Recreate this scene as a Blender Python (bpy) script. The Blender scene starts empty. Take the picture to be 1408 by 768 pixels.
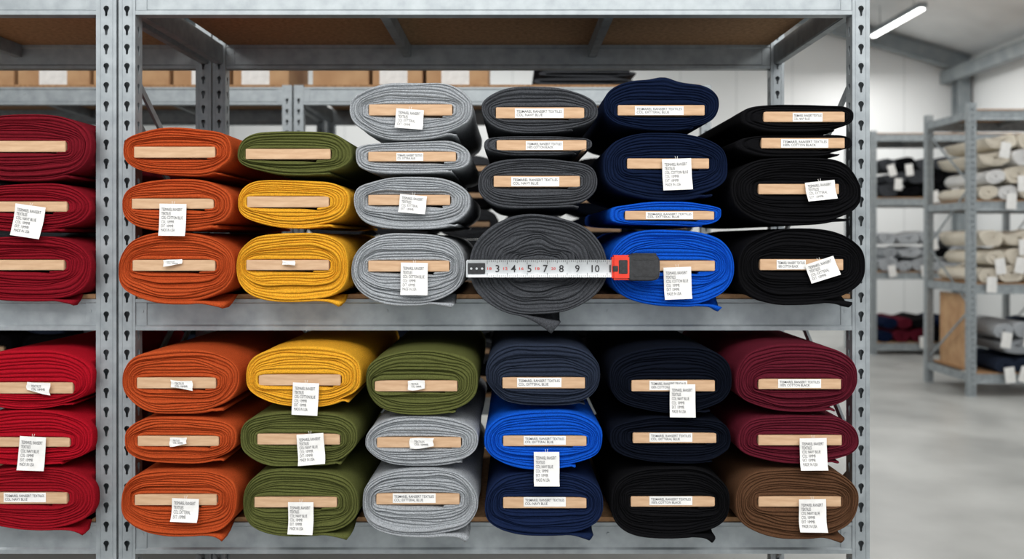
import bpy, bmesh, math, random
from mathutils import Vector, noise
random.seed(7)
scene = bpy.context.scene
COL = scene.collection
F, DC, ZC, PX, PY = 1200.0, 2.4, 1.4, 704.0, 329.0
def W(px, py, y):
    s = F/(y+DC)
    return (px-PX)/s, ZC+(PY-py)/s
def S(y): return F/(y+DC)

# ------------------------------------------------------------ materials
def lin(c):
    return tuple(((v/255)/12.92 if v/255 <= .04045 else ((v/255+.055)/1.055)**2.4) for v in c)+(1,)
def newmat(name):
    m = bpy.data.materials.new(name); m.use_nodes = True
    nt = m.node_tree; b = nt.nodes['Principled BSDF']
    return m, nt, b
def noisy(name, c1, c2, scale=20, detail=4, rough=.6, metal=0, bump=0, bscale=200, sheen=0, stretch=None, lo=.35, hi=.65, rvar=None, bdist=.002):
    m, nt, b = newmat(name)
    tc = nt.nodes.new('ShaderNodeTexCoord')
    mp = nt.nodes.new('ShaderNodeMapping')
    nt.links.new(tc.outputs['Object'], mp.inputs['Vector'])
    if stretch: mp.inputs['Scale'].default_value = stretch
    n = nt.nodes.new('ShaderNodeTexNoise'); n.inputs['Scale'].default_value = scale; n.inputs['Detail'].default_value = detail
    nt.links.new(mp.outputs[0], n.inputs['Vector'])
    r = nt.nodes.new('ShaderNodeValToRGB')
    r.color_ramp.elements[0].position = lo; r.color_ramp.elements[1].position = hi
    r.color_ramp.elements[0].color = lin(c1); r.color_ramp.elements[1].color = lin(c2)
    nt.links.new(n.outputs['Fac'], r.inputs[0]); nt.links.new(r.outputs[0], b.inputs['Base Color'])
    b.inputs['Roughness'].default_value = rough; b.inputs['Metallic'].default_value = metal
    if rvar:
        mr = nt.nodes.new('ShaderNodeMapRange'); mr.inputs[3].default_value = rvar[0]; mr.inputs[4].default_value = rvar[1]
        nt.links.new(n.outputs['Fac'], mr.inputs[0]); nt.links.new(mr.outputs[0], b.inputs['Roughness'])
    if sheen:
        b.inputs['Sheen Weight'].default_value = sheen; b.inputs['Sheen Roughness'].default_value = .5
        b.inputs['Sheen Tint'].default_value = lin(c2)
    if bump:
        n2 = nt.nodes.new('ShaderNodeTexNoise'); n2.inputs['Scale'].default_value = bscale; n2.inputs['Detail'].default_value = 4
        nt.links.new(tc.outputs['Object'], n2.inputs['Vector'])
        bp = nt.nodes.new('ShaderNodeBump'); bp.inputs['Strength'].default_value = bump; bp.inputs['Distance'].default_value = bdist
        nt.links.new(n2.outputs['Fac'], bp.inputs['Height']); nt.links.new(bp.outputs[0], b.inputs['Normal'])
    return m
def felt(name, c, heather=.14, sheen=.16):
    a = tuple(max(0, v*(1-heather)) for v in c); d = tuple(min(255, v*(1+heather)) for v in c)
    m = noisy('felt_'+name, a, d, 420, 8, 1, 0, 1.0, 520, sheen, lo=.3, hi=.7, bdist=.003)
    m.node_tree.nodes['Principled BSDF'].inputs['Specular IOR Level'].default_value = .04
    return m
FELT = {
 'rust orange': felt('orange', (178,76,38)), 'mustard yellow': felt('mustard', (224,164,48)),
 'olive green': felt('olive', (90,94,52)), 'heather grey': felt('grey', (158,162,166), .22),
 'charcoal grey': felt('charcoal', (68,70,74), .28), 'navy blue': felt('navy', (18,28,52), .15, .05),
 'royal blue': felt('royal', (18,82,190)), 'black': felt('black', (17,17,19), .2, .02),
 'burgundy': felt('burgundy', (90,27,40)), 'crimson red': felt('crimson', (146,22,34)),
 'dark red': felt('darkred', (128,22,34)), 'deep red': felt('deepred', (114,25,36)), 'brown': felt('brown', (90,63,45)),
 'slate navy': felt('slate', (42,49,64), .18), 'midnight navy': felt('midnight', (14,18,28), .2, .02),
 'bright red': felt('bred', (166,20,36)), 'deep blue': felt('deepblue', (24,36,66), .15),
 'cream': felt('cream', (226,216,200)), 'white': felt('white', (236,234,230)),
 'light grey': felt('lgrey', (178,182,186)),
}
M_GALV = noisy('galvanised_steel', (140,147,151), (170,177,180), 24, 9, .42, .4, .03, 60, rvar=(.34,.55), lo=.26, hi=.74)
M_GALVD = noisy('galvanised_steel_bars', (134,141,144), (158,165,169), 20, 9, .5, .35)
M_CHIP = noisy('chipboard', (150,112,76), (180,140,100), 70, 6, .8, 0, .15, 120)
M_BOARD = noisy('core_cardboard', (188,152,118), (206,172,138), 14, 6, .8, 0, .1, 150, stretch=(1,8,8))
M_CARD = noisy('box_cardboard', (176,136,98), (194,156,116), 9, 4, .85)
M_PAPER = noisy('paper', (226,225,222), (240,239,236), 30, 3, .8)
M_INK = noisy('ink', (76,76,80), (92,92,96), 30, 2, .7)
M_INKD = noisy('black_ink', (28,28,30), (36,36,38), 30, 2, .6)
M_RED = noisy('red_plastic', (214,50,30), (228,62,38), 30, 2, .38)
M_BLK = noisy('black_rubber', (28,29,31), (42,43,46), 120, 3, .5, 0, .25, 400)
M_BLADE = noisy('steel_blade', (180,184,186), (200,204,206), 20, 3, .33, .3)
M_REDINK = noisy('red_ink', (200,50,44), (215,70,60), 30, 2, .6)
M_FLOOR = noisy('polished_concrete', (154,155,153), (188,189,186), 1.4, 10, .35, 0, .03, 9, rvar=(.2,.5), lo=.32, hi=.68)
M_CEIL = noisy('ceiling_panel', (202,205,206), (212,215,216), 2, 2, .8)
M_STEEL = noisy('grey_painted_steel', (120,128,132), (138,145,148), 5, 3, .6)
def wall_mat():
    m, nt, b = newmat('wall_panel')
    tc = nt.nodes.new('ShaderNodeTexCoord'); w = nt.nodes.new('ShaderNodeTexWave')
    w.inputs['Scale'].default_value = .35; w.bands_direction = 'X'; w.wave_profile = 'SAW'
    nt.links.new(tc.outputs['Object'], w.inputs['Vector'])
    r = nt.nodes.new('ShaderNodeValToRGB'); r.color_ramp.elements[0].position = 0; r.color_ramp.elements[1].position = .03
    r.color_ramp.elements[0].color = lin((192,195,196)); r.color_ramp.elements[1].color = lin((224,226,226))
    nt.links.new(w.outputs['Fac'], r.inputs[0]); nt.links.new(r.outputs[0], b.inputs['Base Color'])
    b.inputs['Roughness'].default_value = .7
    return m
M_WALL = wall_mat()
def emit(name, col, s):
    m, nt, b = newmat(name); b.inputs['Emission Color'].default_value = col; b.inputs['Emission Strength'].default_value = s
    b.inputs['Base Color'].default_value = (1,1,1,1); return m
M_TUBE = emit('lamp_tube', (1,.99,.96,1), 5)

# ------------------------------------------------------------ helpers
WL = {}
def obj(name, mesh, mat=None, parent=None, world=(0,0,0)):
    o = bpy.data.objects.new(name, mesh); COL.objects.link(o)
    if mat is not None and mesh is not None and not mesh.materials: mesh.materials.append(mat)
    w = Vector(world)
    if parent is not None:
        o.parent = parent; o.location = w-WL.get(parent.name, Vector((0,0,0)))
    else: o.location = w
    WL[o.name] = w
    return o
def thing(o, label, cat, group=None):
    o['label'] = label; o['category'] = cat
    if group: o['group'] = group
def structure(o, label=None):
    o['kind'] = 'structure'
    if label: o['label'] = label
def mesh_from(bm, name, smooth=False):
    bmesh.ops.recalc_face_normals(bm, faces=bm.faces)
    me = bpy.data.meshes.new(name); bm.to_mesh(me); bm.free()
    if smooth: me.shade_smooth()
    return me
def bm_box(bm, x0, x1, y0, y1, z0, z1):
    v = [bm.verts.new((x, y, z)) for x in (x0, x1) for y in (y0, y1) for z in (z0, z1)]
    for f in ((0,1,3,2),(4,6,7,5),(0,4,5,1),(2,3,7,6),(0,2,6,4),(1,5,7,3)):
        bm.faces.new([v[i] for i in f])
def box(x0, x1, y0, y1, z0, z1, bev=0, name='m', seg=2):
    bm = bmesh.new(); bm_box(bm, x0, x1, y0, y1, z0, z1)
    if bev: bmesh.ops.bevel(bm, geom=bm.edges[:], offset=bev, segments=seg, affect='EDGES')
    return mesh_from(bm, name)
def bm_prism_x(bm, prof, x0, x1):
    a = [bm.verts.new((x0, y, z)) for y, z in prof]; b = [bm.verts.new((x1, y, z)) for y, z in prof]
    n = len(prof)
    for i in range(n): bm.faces.new((a[i], a[(i+1) % n], b[(i+1) % n], b[i]))
    bm.faces.new(a); bm.faces.new(b[::-1])
def bm_cyl(bm, c, r, d, seg=12, axis='y'):
    ring = []
    for s in (0, 1):
        rr = []
        for i in range(seg):
            a = 2*math.pi*i/seg
            if axis == 'y': rr.append(bm.verts.new((c[0]+r*math.cos(a), c[1]+s*d, c[2]+r*math.sin(a))))
            else: rr.append(bm.verts.new((c[0]+r*math.cos(a), c[1]+r*math.sin(a), c[2]+s*d)))
        ring.append(rr)
    for i in range(seg):
        j = (i+1) % seg; bm.faces.new((ring[0][i], ring[0][j], ring[1][j], ring[1][i]))
    bm.faces.new(ring[0]); bm.faces.new(ring[1][::-1])

# ------------------------------------------------------------ perforated plate via filled 2D curve
def curve_mesh(cu):
    o = bpy.data.objects.new('tmp', cu); COL.objects.link(o)
    bpy.context.view_layer.update()
    me = bpy.data.meshes.new_from_object(o.evaluated_get(bpy.context.evaluated_depsgraph_get()))
    bpy.data.objects.remove(o); return me
def perforated(w, h, th=.0018, pitch=.0525, r=.0078):
    cu = bpy.data.curves.new('plate', 'CURVE'); cu.dimensions = '2D'; cu.fill_mode = 'BOTH'; cu.extrude = th/2
    def poly(pts):
        sp = cu.splines.new('POLY'); sp.points.add(len(pts)-1)
        for p, q in zip(sp.points, pts): p.co = (q[0], q[1], 0, 1)
        sp.use_cyclic_u = True
    poly([(-w/2, 0), (w/2, 0), (w/2, h), (-w/2, h)])
    z = .04
    while z < h-.03:
        pts = []
        for i in range(11):
            a = math.radians(-50+i*28); pts.append((r*math.cos(a), z+r*math.sin(a)))
        pts += [(-.0032, z-.012), (-.0032, z-.019), (-.001, z-.0215), (.001, z-.0215), (.0032, z-.019), (.0032, z-.012)]
        poly(pts); z += pitch
    return curve_mesh(cu)
POSTC = {}
def post_mesh(w, d, h):
    k = (round(w, 3), d, h)
    if k in POSTC: return POSTC[k]
    bm = bmesh.new()
    front = perforated(w-.004, h); side = perforated(d-.004, h)
    def put(me, f):
        n0 = len(bm.verts); vs = [bm.verts.new(f(v.co)) for v in me.vertices]
        for p in me.polygons:
            try: bm.faces.new([vs[i] for i in p.vertices])
            except ValueError: pass
    put(front, lambda c: (c.x+w/2, c.z+.001, c.y))
    put(side, lambda c: (c.z+.001, c.x+d/2, c.y))
    put(side, lambda c: (w-.001-c.z, c.x+d/2, c.y))
    bm_box(bm, 0, w, d-.002, d, 0, h)  # back plate added to block light, so the keyholes stay dark
    for xx in (0, w-.0025): bm_box(bm, xx, xx+.0025, 0, .0025, 0, h)
    for xx in (w*.2, w*.8): bm_box(bm, xx-.0012, xx+.0012, -.0012, .001, 0, h)
    bm_box(bm, .0005, w-.0005, -.012, d+.012, 0, .004)
    me = mesh_from(bm, 'post'); POSTC[k] = me; return me
def beam_mesh(L, H=.086, side=1, bolts=True):
    bm = bmesh.new()
    pr = [(0,H),(0,H-.009),(.005,H-.013),(.005,.016),(0,.011),(0,0),(.038,0),(.038,H)]
    bm_prism_x(bm, pr, 0, L)
    if bolts:
        for x in (.018, .35*L, .66*L, L-.018): bm_cyl(bm, (x, .001, H*.62), .0045, .006, 10)
    for x in (0, L-.03): bm_box(bm, x, x+.03, .0025, .006, .004, H-.004)
    return mesh_from(bm, 'beam')
BT = .0145
def rack(xl, xr, y0, depth, levels, height, label, wl=.047, wr=.047, bars=(.33, .67), H=.086, pd=.045):
    e = obj('storage_rack', None, None, None, (xl, y0, 0)); thing(e, label, 'shelving rack')
    xi0, xi1 = xl+wl, xr-wr
    for (x, w) in ((xl, wl), (xr-wr, wr)):
        for y in (y0, y0+depth-pd):
            obj('upright_post', post_mesh(w, pd, height), M_GALV, e, (x, y, 0))
    for z in levels:
        for y in (y0+.001, y0+depth-.04):
            obj('shelf_beam', beam_mesh(xi1-xi0, H), M_GALV, e, (xi0, y, z-H))
        obj('shelf_board', box(0, xi1-xi0-.006, 0, depth-.012, .0005, BT-.001, .001), M_CHIP, e, (xi0+.003, y0+.006, z))
        for b in bars:
            obj('support_bar', box(-.014, .014, 0, depth-.08, -.045, 0, .002), M_GALVD, e, (xi0+b*(xi1-xi0), y0+.039, z-.0005))
        for x in (xl+.008, xr-.038):
            obj('side_bar', box(0, .03, 0, depth-2*pd, -.07, 0, .003), M_GALVD, e, (x, y0+pd, z-.001))
    for x in (xl+wl/2, xr-wr/2):
        z = .25
        fl = 0
        while z+.5 < height-.05:
            a, b_ = (y0+pd, y0+depth-pd) if fl else (y0+depth-pd, y0+pd)
            bm = bmesh.new()
            v = []
            for sx in (-.004, .004):
                for (yy, zq) in ((a, z), (a, z+.025), (b_, z+.525), (b_, z+.5)):
                    v.append(bm.verts.new((sx, yy-y0, zq)))
            bm.faces.new(v[:4]); bm.faces.new(v[4:][::-1])
            for i in range(4): bm.faces.new((v[i], v[(i+1) % 4], v[4+(i+1) % 4], v[4+i]))
            obj('diagonal_brace', mesh_from(bm, 'brace'), M_GALVD, e, (x, y0, 0))
            z += .55; fl ^= 1
    return e
Z1, Z0, ZT, ZB = 1.236, .622, 2.104, .13
LV = (ZB, Z0, Z1, ZT)
rack(-1.082, .984, 0, .8, LV, 2.45, 'galvanised steel shelving bay with chipboard shelves holding felt rolls', .046, .048, bars=(.333, .672))
rack(-3.15, -1.088, 0, .8, LV, 2.45, 'galvanised steel shelving bay stacked with red felt rolls', .056, .056)
rack(-1.075, .98, 1.9, .8, (ZB, Z0, Z1, 2.15), 2.16, 'galvanised rack with cardboard boxes on its top shelf')
rack(-3.14, -1.085, 1.9, .8, (ZB, Z0, Z1, 2.15), 2.16, 'galvanised rack behind the red rolls with boxes on top')
R1Y, R2Y = 5.38, 8.2
R1L = (.2, 1.0, 1.74, 2.55); R2L = (.14, 1.0, 1.9, 2.68)
rack(4.07, 6.2, R1Y, .85, R1L, 2.62, 'free-standing galvanised rack with cream and grey rolls', .07, .07, pd=.06)
rack(4.36, 6.5, R2Y, .85, R2L, 2.72, 'galvanised rack near the white wall with dark fabric rolls', .07, .07, pd=.06)

# ------------------------------------------------------------ rolls
def fabric_mesh(ox, oz, cx, cz, a0, b0, A, B, yf, yb, N, seed, base, K=6, M=140, flap=.05, droop=.008, nexp=2.6,
                zmin=None, xmin=None, xmax=None, peak=0, opeak=0, th0d=-66, groove=.0062, amp=1, flare=.2, slope=0):
    bm = bmesh.new(); th0 = math.radians(th0d); TP = 2*math.pi
    bx, by, bz = base
    off = seed*7.31
    def P(phi, u):
        t = phi/(N+1)
        if phi < 1: t = max(0, phi-(u/TP)*(1-phi**12))/(N+1)   # first wrap lies tight on the board
        th = th0+u; c, s = math.cos(th), math.sin(th)
        env = min(1, t*4)*min(1, (1-t)*4+.1)
        # uneven layer spacing: pockets of slack and tightness
        t2 = t+(noise.noise(Vector((c*1.3, s*1.3, off+phi*.3)))*.10+noise.noise(Vector((c*2.4, s*2.4, off+phi*.6)))*.035+noise.noise(Vector((phi*1.7, off, .5)))*.02)*env
        a = a0+(A-a0)*t2; b = b0+(B-b0)*t2; n = 6+(nexp-6)*min(1, t*2.2)**.5
        x = a*math.copysign(abs(c)**(2/n), c); z = b*math.copysign(abs(s)**(2/n), s)
        nv = noise.noise_vector(Vector((c*1.1, s*1.1, off)))
        x += nv.x*.008*t*amp; z += nv.z*.009*t*amp
        if s > 0: z -= .06*B*math.cos(x/A*1.4)*t*amp*.6 if not (peak or opeak) else 0
        if peak and s > 0:
            z += peak*math.exp(-abs(x/.03)**1.3)*min(1, t*3+.35)*(1-t)**1.2
        if opeak and s > 0: z += opeak*math.exp(-((x-.004)/.03)**2)*t**3
        return ox+(cx-ox)*t+x, oz+(cz-oz)*t+z
    def yy(sv, k):
        o = noise.noise(Vector((sv*1.9, off, 2.2)))*.007+noise.noise(Vector((sv*.7, off, 9.2)))*.006+noise.noise(Vector((sv*6, off, 4.2)))*.002
        f = noise.noise(Vector((sv*38, off+k*.7, 1.7)))*.0012
        return yf+o*(.4+.6*min(amp, 1.5))+f-groove*(math.sin(math.pi*k/K)**.55 if 0 < k < K else 0)
    RR = N*K; ids = {}
    def vert(r, c):
        if c == M and r+K <= RR: return vert(r+K, 0)
        if (r, c) in ids: return ids[(r, c)]
        u = TP*c/M; phi = r/K+u/TP
        n = min(r//K, N-1); k = r-n*K
        x, z = P(phi, u)
        if yf >= -.04:
            if zmin is not None: z = max(z, zmin)
            if xmax is not None: x = min(x, xmax)
        v = bm.verts.new((x-bx, yy(n+u/TP, k)-by, z-bz)); ids[(r, c)] = v; return v
    for r in range(RR):
        for c in range(M):
            try: bm.faces.new((vert(r, c), vert(r, c+1), vert(r+1, c+1), vert(r+1, c)))
            except ValueError: pass
    FN = 6; cols = [[vert(RR-K+k, M) for k in range(K+1)]]
    for j in range(1, FN+1):
        q = j/FN; row = []
        ztop = cols[0][0].co.z
        for k in range(K+1):
            v0 = cols[0][k]
            z = ztop+(v0.co.z-ztop)*(1+flare*q*q)-droop*q*q*.6-slope*q+.002*math.sin(q*5+seed)*q
            if zmin is not None and yf >= -.04: z = max(z, zmin-bz)
            row.append(bm.verts.new((v0.co.x+flap*q*(1-.18*k/K*q), v0.co.y+.004*q*math.sin(seed+3*q), z)))
        for k in range(K): bm.faces.new((cols[-1][k], row[k], row[k+1], cols[-1][k+1]))
        cols.append(row)
    outer = [vert(RR, c) for c in range(M)]+[c[K] for c in cols]+[cols[-1][k] for k in range(K-1, -1, -1)]+[c[0] for c in cols[-2:0:-1]]
    st = [yf+.012, yf*.5-.005, -.016, .06, .25, .45, yb] if yf < -.04 else [yf+.012, yf+.03, yf+.15, yf+.4, yb]
    prev = outer
    for i, y in enumerate(st):
        cur = []
        for v in outer:
            x, z = v.co.x+bx, v.co.z+bz
            w = noise.noise(Vector((x*5, y*4, z*5+off)))*.003*min(amp, 1)
            if y > -.02 or yf >= -.04:
                if zmin is not None and z < zmin: z = zmin
                if xmax is not None and x > xmax: x = xmax
                if xmin is not None and x < xmin: x = xmin
                if y > .1: x += (cx-x)*.015; 
            cur.append(bm.verts.new((x-bx+(w if y > 0 else 0), y-by, z-bz)))
        m = len(outer)
        for a in range(m):
            b = (a+1) % m; bm.faces.new((prev[a], prev[b], cur[b], cur[a]))
        prev = cur
    bm.faces.new(prev)
    inner = [vert(0, c) for c in range(M)]+[vert(K, 0)]+[vert(k, 0) for k in range(K-1, 0, -1)]
    back = [bm.verts.new((v.co.x, v.co.y+.05, v.co.z)) for v in inner]
    m = len(inner)
    for a in range(m):
        b = (a+1) % m; bm.faces.new((inner[a], inner[b], back[b], back[a]))
    return mesh_from(bm, 'wound_fabric', True)

TXT = {}
def text_mesh(body, bold=.012):
    if (body, bold) in TXT: return TXT[(body, bold)]
    cu = bpy.data.curves.new('t', 'FONT'); cu.body = body; cu.size = 1; cu.resolution_u = 2; cu.offset = bold; cu.space_line = .95
    me = curve_mesh(cu); xs = [v.co.x for v in me.vertices]; ys = [v.co.y for v in me.vertices]
    me['b'] = (min(xs), max(xs), min(ys), max(ys)); TXT[(body, bold)] = me; return me
def fitted_text(body, w, h, bend, keep=False, bold=0.0):
    src = text_mesh(body, bold); x0, x1, y0, y1 = src['b']; me = src.copy()
    sx, sz = w/(x1-x0), h/(y1-y0)
    if keep: sx = sz = min(sx, sz)
    for v in me.vertices:
        x = (v.co.x-(x0+x1)/2)*sx; z = (v.co.y-(y0+y1)/2)*sz
        v.co = (x, bend(x, z)-.0008, z)
    me.materials.clear(); return me
TAGS = ["TESMAREL RANSERT\nTEXTILES\nCOL: NAVY BLUE\nCOL: 10MMR\nEXT: 10MMR\nMADE IN USA",
        "TESMAREL RANSERT\nTEXTILES\nCOL: COTTON BLUE\nCOL: 10MMR\nEXT: 10MMR\nMADE IN USA"]
TAG2 = "TESMAREL RANSERT\nTEXTILES\nCOL: EXTTERAL\nEXT: 10MMR"
STRIPS = ["TESMAREL RANSERT TEXTILES\nCOL: EXTTERAL BLUE", "TESMAREL RANSERT TEXTILES\nCOL: NAVY BLUE", "TESMAREL RANSERT TEXTILES\n100% COTTON BLACK"]
def tag(parent, x0, x1, y0, y1, ang, yp, kind):
    cxp, cyp = (x0+x1)/2, (y0+y1)/2; s = S(yp); X, Z = W(cxp, cyp, yp); w, h = (x1-x0)/s, (y1-y0)/s
    c1 = random.uniform(-.006, .006); c2 = random.uniform(.003, .008)
    sd = random.random()*50
    if kind == 'strip':
        bend = lambda x, z: 0
    elif kind == 'crumple':
        sl = random.choice((-1, 1))*.18
        bend = lambda x, z: -.0035*math.cos(x/w*3)+sl*x*.6+.0012*abs(math.sin(z/h*5+x/w*3))
    else:
        bend = lambda x, z: -c2*(max(0, -(z/h)+.1))**2*4+c1*(x/w)*2*(.5-z/h)*.6
    bm = bmesh.new(); nx, nz = (10, 7) if kind != 'strip' else (1, 1); g = []
    for j in range(nz+1):
        row = []
        for i in range(nx+1):
            x = w*(i/nx-.5); z = h*(j/nz-.5)
            if kind == 'crumple':
                x += noise.noise(Vector((j*.2, sd, 1)))*w*.08; z = z*(.82+.18*math.sin(i*.3+sd))+x*.12*math.sin(sd)
            elif kind != 'strip':
                x += noise.noise(Vector((j*.3, yp*9+cxp, 1)))*w*.03*(1-j/nz)
            row.append(bm.verts.new((x, bend(x, z), z)))
        g.append(row)
    for j in range(nz):
        for i in range(nx): bm.faces.new((g[j][i], g[j][i+1], g[j+1][i+1], g[j+1][i]))
    r = bmesh.ops.extrude_face_region(bm, geom=bm.faces[:])
    for v in r['geom']:
        if isinstance(v, bmesh.types.BMVert): v.co.y += .0006
    nm = 'label_sticker' if kind == 'strip' else 'paper_tag'
    o = obj(nm, mesh_from(bm, nm), M_PAPER, parent, (X, yp, Z)); o.rotation_euler = (0, math.radians(ang), 0)
    if kind == 'crumple':
        o['label'] = 'small crumpled white paper tag'
        if w*s > 22:
            t = fitted_text("TEXTILES\nCOL: 10MMR", w*.6, h*.45, bend); t.materials.append(M_INK)
            to = bpy.data.objects.new('printed_text', t); COL.objects.link(to); to.parent = o
    if kind == 'tag' or kind == 'tag2':
        t = fitted_text(random.choice(TAGS) if kind == 'tag' else TAG2, w*.8, h*.74, bend)
        t.materials.append(M_INK); to = bpy.data.objects.new('printed_text', t); COL.objects.link(to); to.parent = o; to.location = (-.02*w, 0, 0)
        bm = bmesh.new()
        for sx in (-1, 1):
            v = [bm.verts.new(p) for p in ((sx*.0008, -.0012, h*.43), (sx*.0016, -.0012, h*.43), (sx*.0036, .003, h*.5+.007), (sx*.0028, .003, h*.5+.007))]
            bm.faces.new(v)
        so = bpy.data.objects.new('tag_string', mesh_from(bm, 'string')); so.data.materials.append(M_PAPER); COL.objects.link(so); so.parent = o
    elif kind == 'strip':
        t = fitted_text(random.choice(STRIPS), w*.93, h*.64, bend, bold=.002); t.materials.append(M_INK)
        to = bpy.data.objects.new('printed_text', t); COL.objects.link(to); to.parent = o
    return o

DETAIL = {'tag': 'with a hanging printed paper tag', 'tag2': 'with a tilted printed paper tag', 'strip': 'with a printed label strip',
          'crumple': 'with a small crumpled tag', None: 'with a bare core board'}
seedc = [0]
def roll(x0, x1, y0, y1, bx0, bx1, by0, by1, col, tags=(), yf=-.1, shelf=None, group='', xmin=None, xmax=None, **kw):
    seedc[0] += 1; sd = seedc[0]
    if shelf is None: y1 -= 1
    yf = yf+random.uniform(-.004, .004); s = S(yf)
    X0, Zt = W(x0, y0, yf); X1, Zb = W(x1, y1, yf)
    bX0, bZt = W(bx0, by0, yf); bX1, bZb = W(bx1, by1, yf)
    ox, oz = (bX0+bX1)/2, (bZt+bZb)/2; cx, cz = (X0+X1)/2, (Zt+Zb)/2
    A, B = (X1-X0)/2, (Zt-Zb)/2; hw, hh = (bX1-bX0)/2, (bZt-bZb)/2
    a0, b0 = hw+.002, hh+.0008
    A = max(A, a0+.02)
    N = max(2, round((B-b0)/.0088)) if (B-b0) < .05 else max(6, round((B-b0)/.0079))
    base = (cx, 0, max(Zb, shelf) if shelf else Zb)
    e = obj('fabric_roll', None, None, None, base)
    k = tags[0][0] if tags else None
    lab = f'{col} '+('thin ' if B < .045 else '')+'felt fabric roll '+DETAIL[k]
    thing(e, lab, 'fabric roll', group)
    bottom = shelf is not None
    par = dict(flap=random.uniform(.06, .085)*A/.155 if bottom else random.uniform(.015, .035), droop=.012 if bottom else .002, th0d=-74 if bottom else random.uniform(-72, -56),
               nexp=3.1 if B < .05 else 2.5, flare=.9 if bottom else 0)
    par.update(kw)
    me = fabric_mesh(ox, oz, cx, cz, a0, b0, A, B, yf, .69+random.uniform(-.02, .02), N, sd, base, zmin=(shelf+.0005 if shelf else None), xmin=xmin, xmax=xmax, **par)
    obj('wound_fabric', me, FELT[col], e, base)
    bf = yf-.008
    obj('core_board', box(-hw, hw, 0, .66, -hh, hh, .0012), M_BOARD, e, (ox, bf, oz))
    for t in tags:
        kind, a, b, c, d = t[:5]; ang = t[5] if len(t) > 5 else 0
        tag(e, a, b, c, d, ang, bf-(.0012 if kind == 'strip' else .010), kind)
    return e
UG, LG, UL, LL = 'felt rolls on the upper shelf', 'felt rolls on the lower shelf', 'red felt rolls on the upper shelf', 'red felt rolls on the lower shelf'
SU, SL = Z1+BT, Z0+BT
lx = dict(yf=-.05, xmax=-1.147)
roll(-52,131,155,249,-20,92,194,209,'deep red',group=UL,**lx)
roll(-50,131,250,319,-18,94,277,291,'dark red',[('tag',18,60,282,326,8)],group=UL,**lx)
roll(-52,131,319,417,-22,90,357,371,'dark red',shelf=SU,group=UL,**lx)
roll(-50,132,478,562,-10,102,525,540,'bright red',[('crumple',36,70,524,541,0)],group=LL,**lx)
roll(-50,133,561,640,-14,98,600,613,'bright red',[('tag',26,62,600,646,3)],group=LL,**lx)
roll(-50,134,640,728,-18,94,676,691,'crimson red',[('strip',5,63,677,690)],shelf=SL,group=LL,**lx)
# upper main
roll(170,323,171,243,186,297,202,217,'rust orange',group=UG)
roll(166,324,243,319,183,295,273,287,'rust orange',[('tag',219,256,280,324,1)],group=UG)
roll(163,324,318,417,184,297,357,372,'rust orange',[('crumple',225,250,356,365,0)],shelf=SU,group=UG)
roll(327,487,176,243,339,455,205,219,'olive green',group=UG)
roll(326,484,243,314,341,453,270,285,'mustard yellow',group=UG)
roll(326,482,316,417,340,453,357,371,'mustard yellow',[('crumple',388,406,357,365,0)],shelf=SU,group=UG)
roll(482,652,109,193,508,622,144,159,'heather grey',[('tag2',544,582,150,177,4)],group=UG)
roll(488,650,193,240,507,627,209,222,'heather grey',[('strip',545,582,210,221)],group=UG)
roll(485,652,239,316,507,619,268,282,'heather grey',[('tag2',549,586,268,293,5)],group=UG)
roll(484,642,316,420,507,618,358,373,'heather grey',[('tag',551,588,361,405,1)],shelf=SU,group=UG)
roll(660,824,117,184,682,803,148,163,'charcoal grey',[('strip',708,775,149,162)],group=UG)
roll(662,816,185,215,683,806,193,207,'charcoal grey',[('strip',723,774,194,206)],group=UG)
roll(656,824,214,289,679,797,242,257,'charcoal grey',[('strip',703,769,243,256)],group=UG)
roll(645,837,292,436,722,764,361,369,'charcoal grey',shelf=SU,group=UG,yf=-.12,peak=.018,nexp=2.1,droop=.004,flap=.125,th0d=-112,flare=4.6,slope=.022)
roll(829,990,108,181,849,968,145,159,'navy blue',[('strip',873,940,146,158)],group=UG,opeak=.012)
roll(828,1004,181,275,862,974,218,232,'navy blue',[('tag',911,951,218,261,-2)],group=UG)
roll(838,995,276,313,859,981,290,302,'royal blue',[('strip',888,953,291,301)],group=UG)
roll(839,1011,312,420,866,982,358,372,'royal blue',[('tag',913,951,367,411,-2)],shelf=SU,group=UG)
roll(1016,1178,142,182,1049,1160,154,168,'black',[('strip',1090,1131,155,167)],group=UG)
roll(1008,1176,184,213,1046,1160,190,204,'black',[('strip',1074,1139,191,203)],group=UG)
roll(1005,1187,213,310,1042,1152,253,267,'black',[('tag2',1108,1149,249,275,-6)],group=UG)
roll(1013,1189,311,420,1044,1158,356,371,'black',[('tag2',1110,1151,357,384,-18),('strip',1068,1108,357,370)],shelf=SU,group=UG)
# lower main
roll(170,333,475,570,190,298,518,533,'rust orange',[('crumple',234,265,521,536,0)],group=LG)
roll(170,328,569,640,191,302,598,612,'rust orange',[('crumple',233,257,600,613,0)],group=LG)
roll(167,329,640,738,187,299,678,693,'rust orange',[('tag2',236,273,685,716,2)],shelf=SL,group=LG)
roll(338,500,473,559,357,469,514,529,'mustard yellow',[('tag',402,438,526,570,2)],group=LG)
roll(331,495,560,643,355,468,595,610,'olive green',[('tag',409,446,596,638,-4)],group=LG)
roll(332,494,643,738,351,464,682,696,'olive green',[('tag',396,431,690,733,0)],shelf=SL,group=LG)
roll(503,662,475,570,516,629,522,537,'olive green',[('crumple',561,584,522,536,0)],group=LG)
roll(502,661,570,640,519,634,600,614,'heather grey',[('crumple',563,596,601,616,0)],group=LG)
roll(499,660,640,738,518,632,677,692,'heather grey',[('strip',540,599,678,691)],shelf=SL,group=LG)
roll(668,828,466,561,691,804,518,533,'slate navy',[('strip',711,772,519,532)],group=LG)
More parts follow.
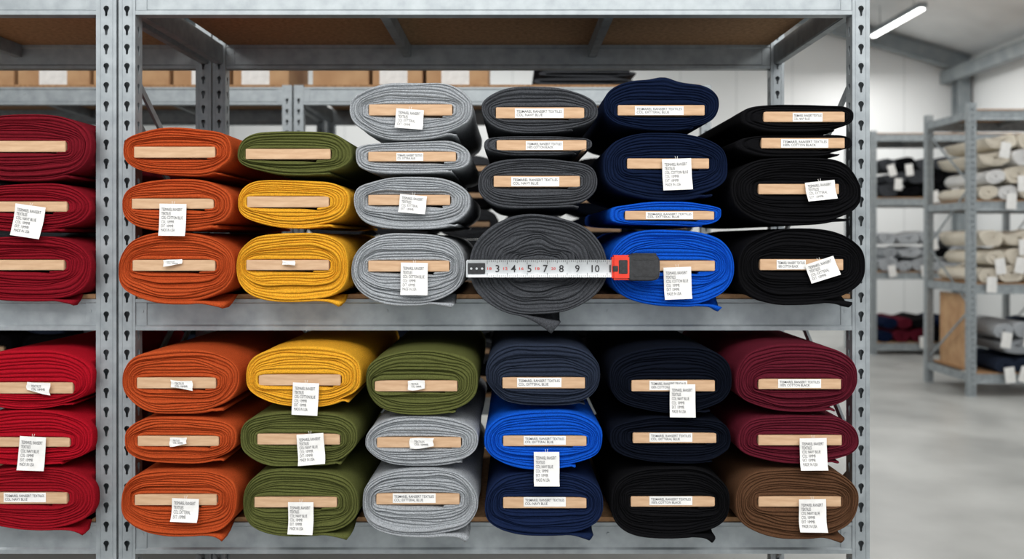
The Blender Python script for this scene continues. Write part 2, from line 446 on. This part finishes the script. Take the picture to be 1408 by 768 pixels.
roll(665,832,562,645,692,806,598,612,'royal blue',[('strip',720,778,599,611),('tag',734,769,621,667,0)],group=LG,yf=-.106)
roll(665,832,645,738,692,806,682,697,'deep blue',[('strip',720,778,683,696)],shelf=SL,group=LG,yf=-.09)
roll(838,1006,472,568,868,982,522,537,'midnight navy',[('strip',893,945,523,536),('tag',921,956,528,573,0)],group=LG)
roll(838,1008,568,638,870,984,594,608,'midnight navy',[('strip',893,952,595,607)],group=LG)
roll(838,1006,638,740,867,982,681,695,'black',[('strip',893,952,682,694)],shelf=SL,group=LG)
roll(1011,1180,470,566,1042,1155,520,534,'burgundy',[('strip',1070,1129,521,533)],group=LG)
roll(1013,1182,566,639,1042,1156,597,611,'burgundy',[('tag',1100,1137,602,645,-1)],group=LG)
roll(1010,1182,639,740,1042,1155,681,695,'brown',[('tag',1099,1136,686,730,-1)],shelf=SL,group=LG)

# ------------------------------------------------------------ tape measure
yt = -.158; s = S(yt)
def T(px, py): return W(px, py, yt)
X0, Zm = T(840, 368.5)
tm = obj('tape_measure', None, None, None, (X0, yt, T(0, 386)[1])); thing(tm, 'red and black steel tape measure extended across a charcoal roll', 'tape measure')
def slab(px0, px1, py0, py1, ya, yb, bev, name, mat, par, seg=3):
    a, zt = T(px0, py0); b, zb = T(px1, py1); cx, cz = (a+b)/2, (zt+zb)/2
    return obj(name, box(a-cx, b-cx, ya, yb, zb-cz, zt-cz, bev, seg=seg), mat, par, (cx, yt, cz))
bm = bmesh.new(); rows = []
a, zt = T(642, 357); b, zb = T(846, 381); czb = (zt+zb)/2; hb = (zt-zb)/2
NB = 10
def by(v): return .004*(1-(v)**2)*.9
for sx in (a, b):
    rows.append([bm.verts.new((sx-X0, by(-1+2*i/NB), hb*(-1+2*i/NB))) for i in range(NB+1)])
for i in range(NB): bm.faces.new((rows[0][i], rows[0][i+1], rows[1][i+1], rows[1][i]))
r = bmesh.ops.extrude_face_region(bm, geom=bm.faces[:])
for v in r['geom']:
    if isinstance(v, bmesh.types.BMVert): v.co.y += .0006
obj('blade', mesh_from(bm, 'blade', False), M_BLADE, tm, (X0, yt, czb))
def printed(body, px, hpx, mat, name, dz=0, wpx=None, bold=.008):
    h = hpx/s
    me = fitted_text(body, (wpx or 60)/s, h, lambda x, z: by(max(-1, min(1, (z+dz)/hb)))-.0006, keep=wpx is None, bold=bold)
    me.materials.append(mat); x, _ = T(px, 0)
    return obj(name, me, None, tm, (x, yt, czb+dz))
for t, px in (('3',684),('4',706),('5',728),('7',750),('8',772),('9',794),('10',819),('1',839)):
    printed(t, px, 10, M_INKD, 'printed_number')
for t, px, mt in (('18',673,M_REDINK),('12',695,M_REDINK),('16',717,M_REDINK),('18',739,M_REDINK),('20',761,M_REDINK)):
    printed(t, px, 3.6, mt, 'printed_mark', wpx=6)
bm = bmesh.new()
i = 0; px = 670.0
while px < 840:
    L = 6 if i % 10 == 0 else (4.5 if i % 5 == 0 else 3)
    for sg in (1, -1):
        x = T(px, 0)[0]-X0; z0 = sg*hb*.97; z1 = sg*(hb-L/s)
        w = .0005
        vs = [bm.verts.new((x+dx, by(zq/hb)-.0008, zq)) for dx, zq in ((-w, z0), (w, z0), (w, z1), (-w, z1))]
        bm.faces.new(vs)
    px += 2.75; i += 1
obj('scale_ticks', mesh_from(bm, 'ticks'), M_INKD, tm, (X0, yt, czb))
hk = slab(642, 667, 361.5, 376, -.0022, .0, .0009, 'end_hook', M_BLK, tm)
slab(641, 643.5, 358, 381, -.003, .012, .0008, 'hook_lip', M_BLADE, hk)
for px in (648, 655.5, 663):
    bm = bmesh.new(); bm_cyl(bm, (0, -.0034, 0), .0030, .003, 14)
    x, z = T(px, 369); obj('rivet', mesh_from(bm, 'rivet'), M_BLADE, hk, (x, yt, z))
bm = bmesh.new(); prof = []
cx, cz = T(884.5, 367.5)
for i in range(40):
    a = 2*math.pi*i/40; n = 9 if math.cos(a) < 0 else 4.2
    c, q = math.cos(a), math.sin(a)
    prof.append((22.5/s*math.copysign(abs(c)**(2/n), c), 18.6/s*math.copysign(abs(q)**(2/n), q)))
rings = []
for (yv, sc) in ((-.012, .90), (-.010, .95), (-.006, .99), (-.001, 1), (.024, 1), (.029, .93)):
    rings.append([bm.verts.new((x*sc, yv, z*sc)) for x, z in prof])
for A_, B_ in zip(rings, rings[1:]):
    for i in range(40):
        j = (i+1) % 40; bm.faces.new((A_[i], A_[j], B_[j], B_[i]))
bm.faces.new(rings[0]); bm.faces.new(rings[-1][::-1])
obj('case', mesh_from(bm, 'case', False), M_BLK, tm, (cx, yt, cz))
slab(841, 867, 350.5, 384.5, -.013, .026, .005, 'red_nose', M_RED, tm, seg=4)
slab(850, 862, 357, 376, -.0145, -.008, .0012, 'blade_lock', M_BLK, tm)
slab(842, 849, 365, 373, -.0145, -.008, .0012, 'blade_guide', M_BLK, tm)
slab(869, 902, 348, 352, -.008, .02, .001, 'top_grip', M_BLK, tm)
slab(871, 900, 355.5, 357, -.0132, -.010, .0004, 'grip_ridge', M_BLK, tm, seg=1)
slab(871, 900, 378.5, 380, -.0132, -.010, .0004, 'grip_ridge', M_BLK, tm, seg=1)

# ------------------------------------------------------------ background stock
def generic(A, B, a0, b0, L, N, seed, nexp, amp=1, M=44):
    return fabric_mesh(0, B, 0, B, a0, b0, A, B, 0, L, N, seed, (0, 0, 0), K=3, M=M, flap=.012, droop=.002, nexp=nexp, groove=.006, zmin=.0004, amp=amp, flare=0)
GF = [generic(.15, .08, .11, .014, .7, 6, 101, 2.5), generic(.15, .07, .11, .014, .7, 5, 103, 2.4)]
GR = [generic(.11, .08, .012, .008, .75, 7, 105, 2.2, 3), generic(.125, .09, .014, .008, .75, 8, 107, 2.3, 3.4), generic(.095, .065, .01, .006, .75, 6, 109, 2.1, 3), generic(.14, .07, .02, .006, .75, 6, 111, 2.3, 4)]
GT = [generic(.26, .022, .22, .004, .6, 2, 113, 3), generic(.25, .017, .21, .004, .6, 2, 115, 3)]
HG = {}; WG = {}
for g in GF+GR+GT:
    xs = [v.co.x for v in g.vertices]; HG[g.name] = max(v.co.z for v in g.vertices); WG[g.name] = (min(xs), max(xs))
GB = box(-.105, .105, -.008, .6, -.012, .012, .001)
MC = {}
def bgroll(g, col, x, y, z, group, tagged=False, label=None):
    key = (g.name, col)
    if key not in MC:
        m2 = g.copy(); m2.materials.clear(); m2.materials.append(FELT[col]); MC[key] = m2
    e = obj('fabric_roll', None, None, None, (x, y, z))
    thing(e, label or f'{col} fabric roll stacked on a storage rack shelf', 'fabric roll', group)
    obj('wound_fabric', MC[key], None, e, (x, y, z))
    h = HG[g.name]
    if g in GF: obj('core_board', GB, M_BOARD, e, (x, y, z+h/2))
    if tagged:
        o = obj('paper_tag', box(-.045, .045, -.001, .001, -.14, 0, 0), M_PAPER, e, (x+.01, y-.04, z+h/2-.01)); o.rotation_euler = (0, random.uniform(-.3, .3), 0)
cols = ['charcoal grey','charcoal grey','slate navy','charcoal grey','black','midnight navy','black','charcoal grey']  # dark felts only, so gaps between the front rolls read as shade
for x in [-2.92+.322*i for i in range(6)]+[-.86+.322*i for i in range(6)]:
    for zs, nk in ((Z1, 4), (Z0, 3)):  # lower-level rolls added to block light behind the front rolls
        z = zs+BT+.0005
        for k in range(nk):
            g = random.choice(GF)
            if z+HG[g.name] > (2.06 if nk == 4 else 1.14): break
            bgroll(g, random.choice(cols), x, 1.9+random.uniform(-.03, .02), z, 'fabric rolls on the rack behind'); z += HG[g.name]+.001
def carton(x0, x1, y0, y1, z, h, lab=True):
    cx, cy = (x0+x1)/2, (y0+y1)/2
    e = obj('cardboard_box', None, None, None, (cx, cy, z)); thing(e, 'closed brown cardboard box with taped top and paper label', 'box', 'cardboard boxes on the rack top')
    hx, hy = (x1-x0)/2, (y1-y0)/2
    obj('box_body', box(-hx, hx, -hy, hy, 0, h-.004, .003), M_CARD, e, (cx, cy, z))
    for sg in (-1, 1):
        a, b = (-hy+.002, -.002) if sg < 0 else (.002, hy-.002)
        obj('box_flap', box(-hx+.002, hx-.002, a, b, h-.004, h, .0008), M_CARD, e, (cx, cy, z))
    obj('tape_strip', box(-hx, hx, -.03, .03, h, h+.0008), M_PAPER, e, (cx, cy, z))
    if lab: obj('label_sticker', box(-.07, .07, -.001, 0, .01, .11), M_PAPER, e, (cx+random.uniform(-.03, .03), cy-hy, z))
zt_ = 2.15+BT
for i, (a, b) in enumerate(((-2.95,-2.5),(-2.48,-2.12),(-2.1,-1.72),(-1.70,-1.42),(-1.4,-1.12),(-1.0,-.72),(-.7,-.45),(-.43,-.12))):
    carton(a, b, 1.98, 2.4, zt_, random.choice((.2, .24, .28)), i % 3 != 2)
z = zt_
for i in range(4):
    g = GT[i % 2]; bgroll(g, 'charcoal grey' if i != 2 else 'slate navy', .36+.02*(i % 2), 1.95, z, 'folded fabric on the rack top', label='flat folded dark fabric piece on the rack top'); z += HG[g.name]+.001
CG = 'cream and white fabric rolls on the free-standing rack'
def fill(x0, x1, y, z, ztop, pal, gs, group, tagp=.4):
    zz = z; L = 0
    while zz+.15 < ztop:
        x = x0+(.06 if L % 2 else 0); hm = 0
        while True:
            g = random.choice([q for q in gs if zz+HG[q.name] < ztop] or [gs[2]]); a, b = WG[g.name]
            if x+b-a > x1: break
            bgroll(g, random.choice(pal), x-a, y+random.uniform(-.02, .01), zz, group, random.random() < tagp)
            x += b-a+.004; hm = max(hm, HG[g.name])
        zz += hm+.001; L += 1
fill(4.16, 5.4, R1Y, R1L[2]+BT+.001, 2.45, ['cream','white','cream','white'], GR, CG, .45)
fill(4.16, 5.4, R1Y, R1L[1]+BT+.001, 1.58, ['cream','white','cream'], GR, CG, .45)
fill(4.30, 5.4, R1Y, R1L[0]+BT+.001, .78, ['light grey','heather grey','light grey','slate navy'], GR, 'grey fabric rolls on the low shelf')
fill(4.45, 5.9, R2Y, R2L[2]+BT+.001, 2.45, ['charcoal grey','black','charcoal grey'], GR, 'dark fabric rolls on the far rack', .55)
fill(4.45, 5.9, R2Y, R2L[1]+BT+.001, 1.6, ['light grey','heather grey','black'], GR, 'grey and black rolls on the far rack', .5)
fill(4.45, 5.9, R2Y, R2L[0]+BT+.001, .55, ['navy blue','black','burgundy'], GR, 'dark folded rolls on the far rack', .3)
o = obj('cardboard_sheet', box(0, .02, 0, .62, 0, .68, .003), M_CARD, None, (4.165, R1Y+.1, R1L[0]+BT)); thing(o, 'upright brown cardboard sheet standing on rack shelf', 'cardboard')

# ------------------------------------------------------------ room
EX, YB, YF = 7.2, 11.6, -6.0
def roofz(x): return 4.28+.29*(EX-abs(x))
o = obj('floor', box(-EX-.1, EX+.1, YF, YB+.2, -.1, 0), M_FLOOR); structure(o, 'polished light grey concrete floor')
bm = bmesh.new()
pts = [(-EX, 0), (EX, 0), (EX, roofz(EX)), (0, roofz(0)), (-EX, roofz(EX))]
a = [bm.verts.new((x, YB, z)) for x, z in pts]; b = [bm.verts.new((x, YB+.1, z)) for x, z in pts]
bm.faces.new(a); bm.faces.new(b[::-1])
for i in range(5): bm.faces.new((a[i], a[(i+1) % 5], b[(i+1) % 5], b[i]))
o = obj('wall_back', mesh_from(bm, 'wall'), M_WALL); structure(o, 'white metal panel wall')
o = obj('wall_right', box(EX, EX+.1, YF, YB+.1, 0, roofz(EX)), M_WALL); structure(o, 'white side wall')
o = obj('wall_left', box(-EX-.1, -EX, YF, YB+.1, 0, roofz(EX)), M_WALL); structure(o, 'white side wall')
bm = bmesh.new()
pts = [(-EX-.1, roofz(EX)-.02), (0, roofz(0)), (EX+.1, roofz(EX)-.02)]
lo = [[bm.verts.new((x, y, z+dz)) for x, z in pts] for y in (YF, YB+.1) for dz in (0, .1)]
for i in range(2):
    bm.faces.new((lo[0][i], lo[0][i+1], lo[2][i+1], lo[2][i])); bm.faces.new((lo[1][i], lo[3][i], lo[3][i+1], lo[1][i+1]))
o = obj('ceiling', mesh_from(bm, 'ceiling'), M_CEIL); structure(o, 'pitched pale metal roof lining')
def rafter(y):
    bm = bmesh.new()
    for sg in (-1, 1):
        for (w, d0, d1) in ((.008, .02, .28), (.07, .02, .035), (.07, .265, .28)):
            v = [bm.verts.new((x*sg, yy_, roofz(x)-dd)) for x in (0, EX-.02) for yy_ in (-w, w) for dd in (d0, d1)]
            for f in ((0,1,3,2),(4,6,7,5),(0,4,5,1),(2,3,7,6),(0,2,6,4),(1,5,7,3)): bm.faces.new([v[i] for i in f])
    return mesh_from(bm, 'rafter')
n = 1
for y in (11.3, 6.2, 1.2):
    o = obj(f'trim_{n}', rafter(y), M_STEEL, None, (0, y, 0)); structure(o, 'grey steel roof rafter'); n += 1
for x in (6.9, 3.6):
    o = obj(f'trim_{n}', box(-.06, .06, YF+.2, YB-.05, -.2, 0, .005), M_STEEL, None, (x, 0, roofz(x)-.29)); structure(o, 'grey steel eaves beam'); n += 1
def ibeam_col(x, y, h):
    bm = bmesh.new(); bm_box(bm, -.1, .1, -.1, -.08, 0, h); bm_box(bm, -.1, .1, .08, .1, 0, h); bm_box(bm, -.008, .008, -.08, .08, 0, h); bm_box(bm, -.14, .14, -.14, .14, 0, .02)
    o = obj('steel_column', mesh_from(bm, 'col'), M_STEEL, None, (x, y, 0)); thing(o, 'grey steel column supporting the roof by the wall', 'column')
ibeam_col(7.05, 11.3, roofz(7.05)-.3); ibeam_col(7.05, 6.2, roofz(7.05)-.3)
def lamp(x, y, L, z=4.42):
    e = obj('ceiling_lamp', None, None, None, (x, y, z)); thing(e, 'long fluorescent tube lamp hanging below the pitched roof', 'lamp', 'ceiling tube lamps')
    obj('lamp_housing', box(-.06, .06, -L/2, L/2, .012, .08, .008), M_STEEL, e, (x, y, z))
    obj('lamp_tube', box(-.04, .04, -L/2+.02, L/2-.02, -.02, .012, .012), M_TUBE, e, (x, y, z))
    for q in (-L/3, L/3):
        bm = bmesh.new(); bm_cyl(bm, (0, 0, .08), .006, roofz(x)-z-.08, 8, 'z'); obj('hanging_rod', mesh_from(bm, 'rod'), M_STEEL, e, (x, y+q, z))
lamp(5.37, 9.8, 1.6); lamp(5.37, 5.5, 1.6)
def area(x, y, z, sx, sy, p, rot=(0,0,0), col=(1,.985,.96)):
    l = bpy.data.lights.new('ceiling_light', 'AREA'); l.shape = 'RECTANGLE'; l.size = sx; l.size_y = sy; l.energy = p; l.color = col
    o = bpy.data.objects.new('ceiling_light', l); COL.objects.link(o); o.location = (x, y, z); o.rotation_euler = rot
    return o
area(0, -3.2, 3.7, 5.5, 1.8, 190, (math.radians(43), 0, 0))
area(-4, -2.0, 4.2, 1.2, 3, 40); area(4, -1, 4.2, 1.2, 4, 75)
area(5.4, 5.2, 4.3, .8, 4, 95); area(5.4, 9.6, 4.1, .8, 2.5, 85)
area(0, 4.9, 4.6, 5, 2, 80); area(-1, 9.5, 4.6, 5, 2, 130)
w = bpy.data.worlds.new('World'); scene.world = w; w.use_nodes = True
bg = w.node_tree.nodes['Background']; bg.inputs[0].default_value = (.95, .97, 1, 1); bg.inputs[1].default_value = .85

cam = bpy.data.cameras.new('Camera'); co = bpy.data.objects.new('Camera', cam); COL.objects.link(co)
co.location = (0, -DC, ZC); co.rotation_euler = (math.pi/2, 0, 0)
cam.sensor_width = 36; cam.lens = F/1408*36; cam.shift_y = -(384-PY)/1408
cam.dof.use_dof = True; cam.dof.focus_distance = 2.28; cam.dof.aperture_fstop = 2.2
scene.camera = co
try:
    scene.view_settings.view_transform = 'Standard'; scene.view_settings.look = 'None'
except Exception as ex: print(ex)
